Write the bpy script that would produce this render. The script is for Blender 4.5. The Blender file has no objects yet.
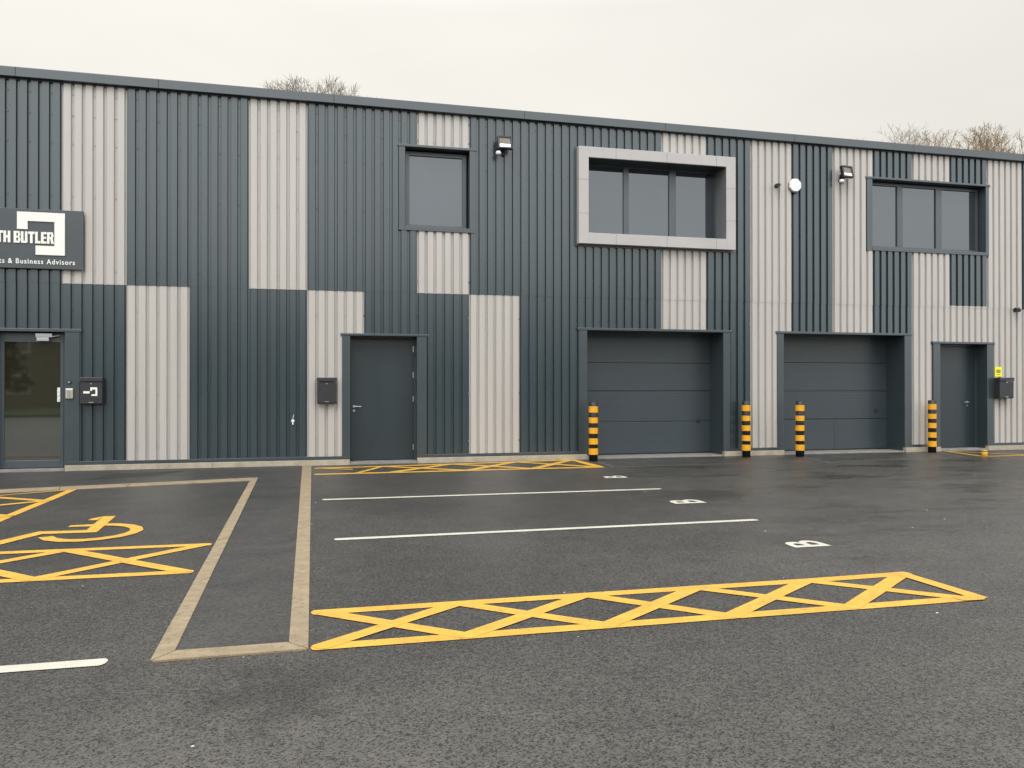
import bpy, bmesh, math, random
from mathutils import Vector, Matrix
random.seed(7)
R = math.radians
sc = bpy.context.scene
col = sc.collection

# ------------------------------------------------------------------ camera
cd = bpy.data.cameras.new("camera"); cam = bpy.data.objects.new("camera", cd); col.objects.link(cam)
F = Vector((0.23870837, 0.97108245, 0.00414682)).normalized()
Rt = Vector((0.971091171, -0.238708368, -0.000503348)).normalized()
Up = Rt.cross(F)
m = Matrix((Rt, Up, -F)).transposed().to_4x4()
m.translation = Vector((0, -16.0892, 1.5))
cam.matrix_world = m
cd.sensor_fit = 'HORIZONTAL'; cd.sensor_width = 36
cd.lens = 811.545 / 1024 * 36
cd.clip_start = 0.05; cd.clip_end = 2000
sc.camera = cam

# ------------------------------------------------------------------ overcast sky, veiled sun, exposure
SUN_EL, SUN_AZ = 48, 205          # azimuth clockwise from +Y; sun behind the camera
w = bpy.data.worlds.new("World"); sc.world = w; w.use_nodes = True
nt = w.node_tree; nt.nodes.clear()
def N(t, **k):
    n = nt.nodes.new(t)
    for a, b in k.items(): setattr(n, a, b)
    return n
out = N('ShaderNodeOutputWorld'); bg = N('ShaderNodeBackground'); bg.inputs[1].default_value = 0.1
sky = N('ShaderNodeTexSky'); sky.sky_type = 'NISHITA'; sky.sun_disc = False
sky.sun_elevation = R(SUN_EL); sky.sun_rotation = R(SUN_AZ); sky.dust_density = 4
tc = N('ShaderNodeTexCoord'); sep = N('ShaderNodeSeparateXYZ')
nt.links.new(tc.outputs['Generated'], sep.inputs[0])
ramp = N('ShaderNodeValToRGB')      # overcast cloud: cream at the horizon, brighter to the zenith
cr = ramp.color_ramp
cr.elements[0].position = 0.0; cr.elements[0].color = (.86, .83, .755, 1)
cr.elements[1].position = 1.0; cr.elements[1].color = (2.3, 2.3, 2.28, 1)
e = cr.elements.new(0.42); e.color = (.95, .925, .85, 1)
e = cr.elements.new(0.62); e.color = (1.75, 1.74, 1.70, 1)
nt.links.new(sep.outputs['Z'], ramp.inputs[0])
back = N('ShaderNodeMapRange'); back.inputs[1].default_value = 0.0; back.inputs[2].default_value = -0.8
back.inputs[3].default_value = 1.0; back.inputs[4].default_value = 2.05; back.interpolation_type = 'SMOOTHSTEP'
nt.links.new(sep.outputs['Y'], back.inputs[0])
left = N('ShaderNodeMapRange'); left.inputs[1].default_value = 0.75; left.inputs[2].default_value = -0.45
left.inputs[3].default_value = 0.97; left.inputs[4].default_value = 1.07
nt.links.new(sep.outputs['X'], left.inputs[0])
noi = N('ShaderNodeTexNoise'); noi.inputs['Scale'].default_value = 2.2; noi.inputs['Detail'].default_value = 4
mp = N('ShaderNodeMapping'); mp.inputs['Scale'].default_value = (1, 1, 3)
nt.links.new(tc.outputs['Generated'], mp.inputs[0]); nt.links.new(mp.outputs[0], noi.inputs['Vector'])
nr = N('ShaderNodeMapRange'); nr.inputs[1].default_value = .3; nr.inputs[2].default_value = .7
nr.inputs[3].default_value = .955; nr.inputs[4].default_value = 1.045
nt.links.new(noi.outputs[0], nr.inputs[0])
m1 = N('ShaderNodeMath', operation='MULTIPLY'); m2 = N('ShaderNodeMath', operation='MULTIPLY'); m3 = N('ShaderNodeMath', operation='MULTIPLY')
nt.links.new(back.outputs[0], m1.inputs[0]); nt.links.new(left.outputs[0], m1.inputs[1])
nt.links.new(m1.outputs[0], m2.inputs[0]); nt.links.new(nr.outputs[0], m2.inputs[1])
nt.links.new(m2.outputs[0], m3.inputs[0]); m3.inputs[1].default_value = 10.0
vs = N('ShaderNodeVectorMath', operation='SCALE')
nt.links.new(ramp.outputs[0], vs.inputs[0]); nt.links.new(m3.outputs[0], vs.inputs['Scale'])
cool = N('ShaderNodeMapRange'); cool.inputs[1].default_value = .1; cool.inputs[2].default_value = -.6
cool.inputs[3].default_value = 0.0; cool.inputs[4].default_value = 1.0
nt.links.new(sep.outputs['Y'], cool.inputs[0])
ct = N('ShaderNodeMix', data_type='RGBA', blend_type='MULTIPLY'); nt.links.new(cool.outputs[0], ct.inputs[0])
nt.links.new(vs.outputs[0], ct.inputs[6]); ct.inputs[7].default_value = (.93, .985, 1.06, 1)
mix = N('ShaderNodeMix', data_type='RGBA'); mix.inputs[0].default_value = 0.95
nt.links.new(sky.outputs[0], mix.inputs[6]); nt.links.new(ct.outputs[2], mix.inputs[7])
nt.links.new(mix.outputs[2], bg.inputs[0]); nt.links.new(bg.outputs[0], out.inputs[0])

sl = bpy.data.lights.new("sun", 'SUN'); sl.energy = 0.7; sl.angle = R(25); sl.color = (1, .96, .9)
so = bpy.data.objects.new("sun", sl); col.objects.link(so)
sd = Vector((math.sin(R(SUN_AZ)) * math.cos(R(SUN_EL)), math.cos(R(SUN_AZ)) * math.cos(R(SUN_EL)), math.sin(R(SUN_EL))))
so.rotation_euler = (-sd).to_track_quat('-Z', 'Y').to_euler(); so.location = (0, -20, 30)
vsn = sc.view_settings; vsn.view_transform = 'Standard'; vsn.look = 'None'; vsn.gamma = 1; vsn.exposure = 0.0
vsn.use_curve_mapping = False
sc.render.engine = 'CYCLES'; sc.cycles.use_denoising = True

# ------------------------------------------------------------------ materials
def mat(name, base=(.5, .5, .5), rough=.5, metal=0, ior=1.5, var=0.0, vscale=3, stretch=(1, 1, 1), bump=0, bscale=200, rvar=0, col2=None, cfac=(.45, .6), coat=0):
    M = bpy.data.materials.new(name); M.use_nodes = True
    t = M.node_tree; b = t.nodes['Principled BSDF']
    b.inputs['Base Color'].default_value = (*base, 1); b.inputs['Roughness'].default_value = rough
    b.inputs['Metallic'].default_value = metal; b.inputs['IOR'].default_value = ior
    if coat: b.inputs['Coat Weight'].default_value = coat
    g = t.nodes.new('ShaderNodeNewGeometry')
    mpn = t.nodes.new('ShaderNodeMapping'); mpn.inputs['Scale'].default_value = stretch
    t.links.new(g.outputs['Position'], mpn.inputs[0])
    if var or rvar or col2:
        n = t.nodes.new('ShaderNodeTexNoise'); n.inputs['Scale'].default_value = vscale; n.inputs['Detail'].default_value = 6
        n.inputs['Roughness'].default_value = .52
        t.links.new(mpn.outputs[0], n.inputs['Vector'])
        r = t.nodes.new('ShaderNodeMapRange'); r.inputs[1].default_value = .3; r.inputs[2].default_value = .7
        r.inputs[3].default_value = 1 - var; r.inputs[4].default_value = 1 + var
        t.links.new(n.outputs[0], r.inputs[0])
        v = t.nodes.new('ShaderNodeVectorMath'); v.operation = 'SCALE'; v.inputs[0].default_value = base
        t.links.new(r.outputs[0], v.inputs['Scale'])
        src = v.outputs[0]
        if col2:
            n2 = t.nodes.new('ShaderNodeTexNoise'); n2.inputs['Scale'].default_value = vscale * 2.7; n2.inputs['Detail'].default_value = 8
            n2.inputs['Roughness'].default_value = .7
            t.links.new(mpn.outputs[0], n2.inputs['Vector'])
            r2 = t.nodes.new('ShaderNodeMapRange'); r2.inputs[1].default_value = cfac[0]; r2.inputs[2].default_value = cfac[1]
            t.links.new(n2.outputs[0], r2.inputs[0])
            mx = t.nodes.new('ShaderNodeMix'); mx.data_type = 'RGBA'
            t.links.new(r2.outputs[0], mx.inputs[0]); t.links.new(src, mx.inputs[6]); mx.inputs[7].default_value = (*col2, 1)
            src = mx.outputs[2]
        t.links.new(src, b.inputs['Base Color'])
        if rvar:
            rr = t.nodes.new('ShaderNodeMapRange'); rr.inputs[1].default_value = .3; rr.inputs[2].default_value = .7
            rr.inputs[3].default_value = rough - rvar; rr.inputs[4].default_value = rough + rvar
            t.links.new(n.outputs[0], rr.inputs[0]); t.links.new(rr.outputs[0], b.inputs['Roughness'])
    if bump:
        bn = t.nodes.new('ShaderNodeTexNoise'); bn.inputs['Scale'].default_value = bscale; bn.inputs['Detail'].default_value = 4
        t.links.new(g.outputs['Position'], bn.inputs['Vector'])
        bb = t.nodes.new('ShaderNodeBump'); bb.inputs['Strength'].default_value = bump; bb.inputs['Distance'].default_value = .01
        t.links.new(bn.outputs[0], bb.inputs['Height']); t.links.new(bb.outputs[0], b.inputs['Normal'])
    return M
M = {}
M['dark'] = mat('slate_grey_coated_steel', (.021, .036, .042), .26, ior=1.85, bump=.05, bscale=1.7, var=.06, vscale=.9, stretch=(2.5, 1, .35), rvar=.012)
M['pale'] = mat('pale_grey_coated_steel', (.425, .39, .355), .34, ior=1.75, bump=.06, bscale=1.7, var=.05, vscale=.9, stretch=(3, 1, .3), rvar=.015)
M['trim'] = mat('dark_grey_flashing', (.030, .042, .047), .30, ior=1.8, var=.05, vscale=2, stretch=(1, 1, 1), rvar=.015)
M['door'] = mat('charcoal_door_paint', (.018, .028, .033), .34, ior=1.6, var=.05, vscale=1.5, stretch=(1.5, 1, .5), rvar=.02)
M['gdoor'] = mat('grey_sectional_door', (.033, .043, .049), .36, ior=1.6, var=.06, vscale=1.1, bump=.05, bscale=220, rvar=.02)
M['surround'] = mat('pale_composite_panel', (.41, .382, .365), .45, ior=1.6, var=.05, vscale=1.5)
M['glass'] = mat('dark_reflective_glazing', (.02, .025, .031), .03, ior=2.1, var=.1, vscale=2)
M['glass'].node_tree.nodes['Principled BSDF'].inputs['Specular Tint'].default_value = (.92, .96, 1, 1)
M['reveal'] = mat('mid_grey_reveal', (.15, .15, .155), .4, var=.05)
M['dglass'] = mat('tinted_door_glazing', (.022, .021, .013), .03, ior=2.3)
M['frame'] = mat('anthracite_window_frame', (.05, .06, .068), .33, ior=1.7, var=.05, vscale=4)
M['concrete'] = mat('pale_concrete_plinth', (.36, .31, .235), .8, var=.16, vscale=6, bump=.3, bscale=90, col2=(.22, .19, .15), cfac=(.55, .75))
M['sill'] = mat('grey_threshold', (.22, .205, .185), .6, var=.2, vscale=5)
M['steel'] = mat('brushed_steel', (.6, .6, .6), .3, metal=1)
M['blackbox'] = mat('black_powder_coat', (.028, .028, .03), .38, var=.1, vscale=12, bump=.05, bscale=500)
M['black'] = mat('black_plastic', (.012, .012, .014), .4)
M['white'] = mat('white_plastic', (.75, .75, .72), .4, var=.04, vscale=20)
M['letter'] = mat('white_sign_vinyl', (.78, .76, .70), .5, var=.03, vscale=10)
M['sign'] = mat('grey_sign_panel', (.06, .068, .073), .4, var=.06, vscale=3)
M['lamp'] = mat('floodlight_lens', (.20, .175, .14), .35, ior=1.35, var=.25, vscale=30)
M['reflector'] = mat('floodlight_reflector', (.85, .83, .78), .2, metal=.8)
M['beige'] = mat('beige_keypad', (.5, .47, .38), .5)
M['yellowpl'] = mat('yellow_sleeve_band', (.74, .34, .007), .4, var=.07, vscale=14)
M['blackpl'] = mat('black_sleeve', (.014, .013, .014), .45, var=.2, vscale=10)
M['stick'] = mat('yellow_notice', (.80, .74, .02), .5)
M['stickink'] = mat('notice_ink', (.30, .26, .03), .5)
M['roof'] = mat('roof_sheet', (.10, .11, .115), .5, var=.08, vscale=2)
M['ypaint'] = mat('yellow_road_paint', (.60, .33, .036), .55, var=.12, vscale=5, bump=.5, bscale=160, col2=(.19, .13, .06), cfac=(.57, .72))
M['wpaint'] = mat('white_road_paint', (.50, .465, .385), .6, var=.10, vscale=5, bump=.5, bscale=160, col2=(.22, .2, .18), cfac=(.64, .82))
M['twig'] = mat('bare_twig_bark', (.26, .21, .16), .8, var=.2, vscale=4)
M['twigbrown'] = mat('budding_twig_bark', (.25, .175, .10), .8, var=.25, vscale=3)
M['brick'] = mat('buff_render', (.20, .19, .14), .8, var=.12, vscale=2)
M['grass'] = mat('short_grass', (.035, .06, .018), .9, var=.3, vscale=6, bump=.6, bscale=20)
M['grit'] = mat('pale_grit', (.55, .52, .46), .7, var=.3, vscale=30)
M['leafmat'] = mat('evergreen_leaf', (.035, .055, .025), .6, var=.3, vscale=3)

t = M['gdoor'].node_tree; wv = t.nodes.new('ShaderNodeTexWave'); wv.wave_type = 'BANDS'; wv.bands_direction = 'Z'; wv.inputs['Scale'].default_value = 9; wv.inputs['Distortion'].default_value = .15
g_ = t.nodes.new('ShaderNodeNewGeometry'); t.links.new(g_.outputs['Position'], wv.inputs['Vector'])
wb = t.nodes.new('ShaderNodeBump'); wb.inputs['Strength'].default_value = .22; wb.inputs['Distance'].default_value = .004
t.links.new(wv.outputs[0], wb.inputs['Height'])
old = [n for n in t.nodes if n.type == 'BUMP' and n != wb][0]; t.links.new(wb.outputs[0], old.inputs['Normal'])
def asphalt(name, lo, hi, rough, wet, agg=95, speck=.5, road=False, bumps=.55, lift=.45):
    Mt = bpy.data.materials.new(name); Mt.use_nodes = True; t = Mt.node_tree; b = t.nodes['Principled BSDF']
    L = t.links.new; nn = t.nodes.new
    g = nn('ShaderNodeNewGeometry')
    vo = nn('ShaderNodeTexVoronoi'); vo.inputs['Scale'].default_value = agg; L(g.outputs['Position'], vo.inputs['Vector'])
    sepc = nn('ShaderNodeSeparateColor'); L(vo.outputs['Color'], sepc.inputs[0])
    # stones: mostly dark binder, some paler aggregate
    iv = nn('ShaderNodeMath'); iv.operation = 'SUBTRACT'; iv.inputs[0].default_value = 1; L(sepc.outputs[0], iv.inputs[1])
    pw = nn('ShaderNodeMath'); pw.operation = 'POWER'; L(iv.outputs[0], pw.inputs[0]); pw.inputs[1].default_value = 3.0
    big = nn('ShaderNodeTexNoise'); big.inputs['Scale'].default_value = .33; big.inputs['Detail'].default_value = 7; big.inputs['Roughness'].default_value = .62
    mpn = nn('ShaderNodeMapping'); mpn.inputs['Scale'].default_value = (.8, .8, 1); L(g.outputs['Position'], mpn.inputs[0]); L(mpn.outputs[0], big.inputs['Vector'])
    mid = nn('ShaderNodeTexNoise'); mid.inputs['Scale'].default_value = 95; mid.inputs['Detail'].default_value = 8; mid.inputs['Roughness'].default_value = .75
    L(g.outputs['Position'], mid.inputs['Vector'])
    mid2 = nn('ShaderNodeTexNoise'); mid2.inputs['Scale'].default_value = 3.5; mid2.inputs['Detail'].default_value = 5; L(g.outputs['Position'], mid2.inputs['Vector'])
    a = nn('ShaderNodeMath'); a.operation = 'MULTIPLY_ADD'; L(pw.outputs[0], a.inputs[0]); a.inputs[1].default_value = -speck
    mr = nn('ShaderNodeMapRange'); mr.inputs[1].default_value = .3; mr.inputs[2].default_value = .7; mr.inputs[3].default_value = lift - .30; mr.inputs[4].default_value = lift + .30
    L(mid.outputs[0], mr.inputs[0]); L(mr.outputs[0], a.inputs[2])
    bm = nn('ShaderNodeMapRange'); bm.inputs[1].default_value = .32; bm.inputs[2].default_value = .68; bm.inputs[3].default_value = -.20; bm.inputs[4].default_value = .20
    L(big.outputs[0], bm.inputs[0])
    a2 = nn('ShaderNodeMath'); a2.operation = 'ADD'; L(a.outputs[0], a2.inputs[0]); L(bm.outputs[0], a2.inputs[1])
    fine = nn('ShaderNodeTexNoise'); fine.inputs['Scale'].default_value = 30; fine.inputs['Detail'].default_value = 3; L(g.outputs['Position'], fine.inputs['Vector'])
    fr_ = nn('ShaderNodeMapRange'); fr_.inputs[1].default_value = .3; fr_.inputs[2].default_value = .7; fr_.inputs[3].default_value = -.22; fr_.inputs[4].default_value = .22
    L(fine.outputs[0], fr_.inputs[0])
    m35 = nn('ShaderNodeMapRange'); m35.inputs[1].default_value = .3; m35.inputs[2].default_value = .7; m35.inputs[3].default_value = -.10; m35.inputs[4].default_value = .10
    L(mid2.outputs[0], m35.inputs[0])
    a5 = nn('ShaderNodeMath'); a5.operation = 'ADD'; L(a2.outputs[0], a5.inputs[0]); L(fr_.outputs[0], a5.inputs[1])
    a6 = nn('ShaderNodeMath'); a6.operation = 'ADD'; L(a5.outputs[0], a6.inputs[0]); L(m35.outputs[0], a6.inputs[1])
    fac = a6.outputs[0]
    if road:   # the older, more worn running lane south of the bays
        sp = nn('ShaderNodeSeparateXYZ'); L(g.outputs['Position'], sp.inputs[0])
        wob = nn('ShaderNodeMath'); wob.operation = 'MULTIPLY_ADD'; L(big.outputs[0], wob.inputs[0]); wob.inputs[1].default_value = 2.4; L(sp.outputs['Y'], wob.inputs[2])
        lane = nn('ShaderNodeMapRange'); lane.inputs[1].default_value = -10.0; lane.inputs[2].default_value = -11.3; lane.inputs[3].default_value = 0; lane.inputs[4].default_value = .20
        lane.interpolation_type = 'SMOOTHSTEP'
        L(wob.outputs[0], lane.inputs[0])
        a3 = nn('ShaderNodeMath'); a3.operation = 'ADD'; L(fac, a3.inputs[0]); L(lane.outputs[0], a3.inputs[1]); fac = a3.outputs[0]
        eastm = nn('ShaderNodeMapRange'); eastm.inputs[1].default_value = 3.0; eastm.inputs[2].default_value = 9; eastm.inputs[3].default_value = 0; eastm.inputs[4].default_value = .12
        L(sp.outputs['X'], eastm.inputs[0])
        a4 = nn('ShaderNodeMath'); a4.operation = 'ADD'; L(fac, a4.inputs[0]); L(eastm.outputs[0], a4.inputs[1]); fac = a4.outputs[0]
    mx = nn('ShaderNodeMix'); mx.data_type = 'RGBA'; mx.inputs[6].default_value = (*lo, 1); mx.inputs[7].default_value = (*hi, 1)
    cl = nn('ShaderNodeClamp'); L(fac, cl.inputs[0]); L(cl.outputs[0], mx.inputs[0])
    # damp streaks: darker and glossier
    dn = nn('ShaderNodeTexNoise'); dn.inputs['Scale'].default_value = .55; dn.inputs['Detail'].default_value = 8; dn.inputs['Roughness'].default_value = .7
    dm = nn('ShaderNodeMapping'); dm.inputs['Scale'].default_value = (.6, 1.5, 1); dm.inputs['Location'].default_value = (3.7, 1.9, 0)
    L(g.outputs['Position'], dm.inputs[0]); L(dm.outputs[0], dn.inputs['Vector'])
    dr = nn('ShaderNodeMapRange'); dr.inputs[1].default_value = .50; dr.inputs[2].default_value = .62; L(dn.outputs[0], dr.inputs[0])
    wfac = dr.outputs[0]
    if road:
        ex = nn('ShaderNodeMapRange'); ex.interpolation_type = 'SMOOTHSTEP'; ex.inputs[1].default_value = 3.2; ex.inputs[2].default_value = 7.5; ex.inputs[3].default_value = .12
        L(sp.outputs['X'], ex.inputs[0])
        w1_ = nn('ShaderNodeMath'); w1_.operation = 'MULTIPLY'; L(dr.outputs[0], w1_.inputs[0]); L(ex.outputs[0], w1_.inputs[1])
        # one old oil stain in the lane
        ds = nn('ShaderNodeVectorMath'); ds.operation = 'DISTANCE'; L(g.outputs['Position'], ds.inputs[0]); ds.inputs[1].default_value = (-.18, -11.95, 0)
        dn2 = nn('ShaderNodeMath'); dn2.operation = 'MULTIPLY_ADD'; L(mid2.outputs[0], dn2.inputs[0]); dn2.inputs[1].default_value = .9; L(ds.outputs['Value'], dn2.inputs[2])
        sm = nn('ShaderNodeMapRange'); sm.interpolation_type = 'SMOOTHSTEP'; sm.inputs[1].default_value = .95; sm.inputs[2].default_value = .55; sm.inputs[3].default_value = 0; sm.inputs[4].default_value = .7
        L(dn2.outputs[0], sm.inputs[0])
        mxx = nn('ShaderNodeMath'); mxx.operation = 'MAXIMUM'; L(w1_.outputs[0], mxx.inputs[0]); L(sm.outputs[0], mxx.inputs[1]); wfac = mxx.outputs[0]
    dmul = nn('ShaderNodeMath'); dmul.operation = 'MULTIPLY'; L(wfac, dmul.inputs[0]); dmul.inputs[1].default_value = wet
    mw = nn('ShaderNodeMix'); mw.data_type = 'RGBA'; mw.blend_type = 'MULTIPLY'; L(dmul.outputs[0], mw.inputs[0]); L(mx.outputs[2], mw.inputs[6]); mw.inputs[7].default_value = (.42, .40, .39, 1)
    L(mw.outputs[2], b.inputs['Base Color'])
    rg = nn('ShaderNodeMath'); rg.operation = 'MULTIPLY_ADD'; L(dmul.outputs[0], rg.inputs[0]); rg.inputs[1].default_value = -.22; rg.inputs[2].default_value = rough
    L(rg.outputs[0], b.inputs['Roughness'])
    bp = nn('ShaderNodeBump'); bp.inputs['Strength'].default_value = bumps; bp.inputs['Distance'].default_value = .006
    L(vo.outputs['Distance'], bp.inputs['Height']); bp2 = nn('ShaderNodeBump'); bp2.inputs['Strength'].default_value = .2; bp2.inputs['Distance'].default_value = .01
    L(mid.outputs[0], bp2.inputs['Height']); L(bp.outputs[0], bp2.inputs['Normal']); L(bp2.outputs[0], b.inputs['Normal'])
    return Mt
M['asphalt'] = asphalt('asphalt', (.006, .0056, .005), (.094, .086, .073), .43, .85, agg=115, speck=1.25, bumps=.35, lift=.60, road=True)
M['patch'] = mat('tarmac_patch', (.018, .0175, .017), .7, var=.25, vscale=25, bump=.4, bscale=120)
M['pathtar'] = asphalt('footpath_tarmac', (.014, .0135, .0125), (.085, .079, .069), .50, .5, agg=130, speck=.55)

def kerbmat():
    Mt = mat('buff_concrete_edging', (.255, .195, .118), .8, var=.16, vscale=7, bump=.4, bscale=120, col2=(.15, .115, .08), cfac=(.52, .7))
    return Mt
M['kerb'] = kerbmat()

# ------------------------------------------------------------------ mesh helpers
class MB:
    def __init__(s): s.v = []; s.f = []
    def poly(s, pts, z=None):
        i = len(s.v); s.v += [tuple(p) if z is None else (p[0], p[1], z) for p in pts]; s.f.append(tuple(range(i, i + len(pts)))); return s
    def box(s, x0, x1, y0, y1, z0, z1):
        i = len(s.v)
        s.v += [(x0, y0, z0), (x1, y0, z0), (x1, y1, z0), (x0, y1, z0), (x0, y0, z1), (x1, y0, z1), (x1, y1, z1), (x0, y1, z1)]
        s.f += [tuple(i + k for k in q) for q in ((0, 3, 2, 1), (4, 5, 6, 7), (0, 1, 5, 4), (1, 2, 6, 5), (2, 3, 7, 6), (3, 0, 4, 7))]; return s
    def prism(s, pts, z0, z1):
        n = len(pts); i = len(s.v)
        s.v += [(p[0], p[1], z0) for p in pts] + [(p[0], p[1], z1) for p in pts]
        s.f.append(tuple(i + k for k in reversed(range(n)))); s.f.append(tuple(i + n + k for k in range(n)))
        for k in range(n): s.f.append((i + k, i + (k + 1) % n, i + n + (k + 1) % n, i + n + k))
        return s
    def tube(s, p0, p1, r0, r1=None, n=8, cap=True):
        r1 = r0 if r1 is None else r1
        p0 = Vector(p0); p1 = Vector(p1); d = (p1 - p0).normalized()
        a = d.orthogonal().normalized(); b = d.cross(a); i = len(s.v)
        for p, r in ((p0, r0), (p1, r1)):
            for k in range(n):
                t = 2 * math.pi * k / n; s.v.append(tuple(p + (a * math.cos(t) + b * math.sin(t)) * r))
        for k in range(n): s.f.append((i + k, i + (k + 1) % n, i + n + (k + 1) % n, i + n + k))
        if cap: s.f.append(tuple(i + k for k in reversed(range(n)))); s.f.append(tuple(i + n + k for k in range(n)))
        return s
    def lathe(s, prof, n=32, c=(0, 0)):
        i = len(s.v)
        for r, z in prof:
            for k in range(n):
                t = 2 * math.pi * k / n; s.v.append((c[0] + r * math.cos(t), c[1] + r * math.sin(t), z))
        for j in range(len(prof) - 1):
            for k in range(n):
                a = i + j * n + k; b2 = i + j * n + (k + 1) % n
                s.f.append((a, b2, b2 + n, a + n))
        s.f.append(tuple(i + k for k in reversed(range(n)))); q = i + (len(prof) - 1) * n; s.f.append(tuple(q + k for k in range(n)))
        return s
    def xf(s, mtx): s.v = [tuple(mtx @ Vector(v)) for v in s.v]; return s
    def add(s, o):
        i = len(s.v); s.v += o.v; s.f += [tuple(k + i for k in f) for f in o.f]; return s
    def build(s, name, m_, parent=None, bevel=0, smooth=False):
        me = bpy.data.meshes.new(name); me.from_pydata(s.v, [], s.f); me.update()
        me.materials.append(m_)
        o = bpy.data.objects.new(name, me); col.objects.link(o)
        if parent: o.parent = parent
        if smooth:
            for p in me.polygons: p.use_smooth = len(p.vertices) == 4
        if bevel:
            b = o.modifiers.new('bevel', 'BEVEL'); b.width = bevel; b.segments = 2; b.limit_method = 'ANGLE'
        return o
def tag(o, label=None, cat=None, group=None, kind=None):
    if label: o['label'] = label
    if cat: o['category'] = cat
    if group: o['group'] = group
    if kind: o['kind'] = kind
    return o
def empty(name, loc, label, cat, group=None, rz=0):
    o = bpy.data.objects.new(name, None); col.objects.link(o); o.location = loc; o.rotation_euler.z = rz; o.empty_display_size = .2
    return tag(o, label, cat, group)
def copy_tree(o, parent=None):
    c = o.copy(); col.objects.link(c); c.parent = parent
    for ch in list(o.children): copy_tree(ch, c)
    return c
def text_mb(txt, height_scale, bold=.0, ext=.0, spacing=1.0):
    cu = bpy.data.curves.new('txt', 'FONT'); cu.body = txt; cu.size = 1; cu.offset = bold; cu.extrude = ext; cu.space_character = spacing
    cu.resolution_u = 4
    o = bpy.data.objects.new('txt', cu); col.objects.link(o)
    dg = bpy.context.evaluated_depsgraph_get(); me = bpy.data.meshes.new_from_object(o.evaluated_get(dg))
    mb = MB(); mb.v = [tuple(v.co) for v in me.vertices]; mb.f = [tuple(p.vertices) for p in me.polygons]
    bpy.data.objects.remove(o); bpy.data.curves.remove(cu); bpy.data.meshes.remove(me)
    return mb
def fit(mb, x0, x1, z0, z1, y0, y1):
    """stretch text (drawn in XY, thickness Z) into a rectangle on the wall plane (XZ)"""
    xs = [v[0] for v in mb.v]; ys = [v[1] for v in mb.v]; zs = [v[2] for v in mb.v]
    def f(t, a, b, c, d): return c + (t - a) / (b - a) * (d - c) if b > a else c
    mb.v = [(f(v[0], min(xs), max(xs), x0, x1), f(v[2], min(zs), max(zs), y1, y0), f(v[1], min(ys), max(ys), z0, z1)) for v in mb.v]
    return mb

# ------------------------------------------------------------------ ground
gr = MB().poly([(-400, -300), (400, -300), (400, 500), (-400, 500)], 0).build('ground', M['asphalt']); tag(gr, kind='structure')
KL0, KL1 = (-.862, -11.315), (-.975, -2.43)      # outer line of the west edging strip
# finer tarmac of the footpath in front of the offices and down between the bays
fp = MB()
fp.poly([(-.757, -11.16), (-.134, -11.16), (-.185, -.052), (-.87, -.052)], .004)
fp.poly([(-.873, -2.03), (-.8705, -.052), (-14, -.052), (-14, -5.1), (-4.468, -2.70)], .004)
tag(fp.build('footpath', M['pathtar']), kind='structure')
pt = MB().poly([(-3.55, -1.65), (-2.55, -1.2), (-2.2, -.55), (-3.35, -.75)], .0065)
tag(pt.build('pavement', M['patch']), 'darker tarmac repair patch in the footpath by the wall', kind='structure')
def kerb(pts_a, pts_b, n):
    mb = MB(); H = .012
    for k in range(n):
        t0 = k / n + .004 / n; t1 = (k + 1) / n - .004 / n
        L = lambda a, b, t: (a[0] + (b[0] - a[0]) * t, a[1] + (b[1] - a[1]) * t)
        mb.prism([L(*pts_a, t0), L(*pts_b, t0), L(*pts_b, t1), L(*pts_a, t1)], -.05, H + random.uniform(-.0015, .0015))
    return mb
ks = [(kerb([(-.862, -11.315), (-.975, -2.43)], [(-.757, -11.16), (-.873, -2.02)], 10), 'buff concrete edging strip on the west side of the footpath'),
      (kerb([(-.134, -11.155), (-.19, -.06)], [(-.022, -11.30), (-.02, -.06)], 12), 'buff concrete edging strip on the east side of the footpath'),
      (kerb([(-.855, -11.317), (-.026, -11.31)], [(-.752, -11.165), (-.138, -11.16)], 1), 'buff concrete edging strip across the end of the footpath'),
      (kerb([(-.98, -2.432), (-4.46, -3.20), ], [(-.875, -2.018), (-4.62, -2.80)], 4).add(kerb([(-4.46, -3.20), (-14, -5.3)], [(-4.62, -2.74), (-14, -4.9)], 9)), 'thin buff edging strip along the head of the disabled bay')]
for mb, l in ks: tag(mb.build('kerb', M['kerb'], bevel=.003), l, kind='structure')

# ---- paint
def stroke(mb, a, b, wd, z, ext=0.0):
    a = Vector(a); b = Vector(b); d = (b - a).normalized(); n = Vector((-d.y, d.x)) * wd / 2
    a = a - d * ext; b = b + d * ext
    L = (b - a).length; k = max(2, int(L / .35)); le = []; ri = []
    for i in range(k + 1):
        c = a + (b - a) * i / k; j = 1 + random.uniform(-.05, .05)
        le.append(c + n * j + d * (random.uniform(-.02, .02) if i in (0, k) else 0)); ri.append(c - n * (1 + random.uniform(-.05, .05)))
    for i in range(k): mb.poly([ri[i], ri[i + 1], le[i + 1], le[i]], z)
    for c, sg_, l_, r_ in ((a, -1, le[0], ri[0]), (b, 1, le[-1], ri[-1])):
        t = [(l_ + r_) / 2 + (l_ - r_) / 2 * math.cos(q * math.pi / 6) + d * sg_ * wd * .28 * math.sin(q * math.pi / 6) for q in range(7)]
        mb.poly(t if sg_ < 0 else t[::-1], z)
    return mb
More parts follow.
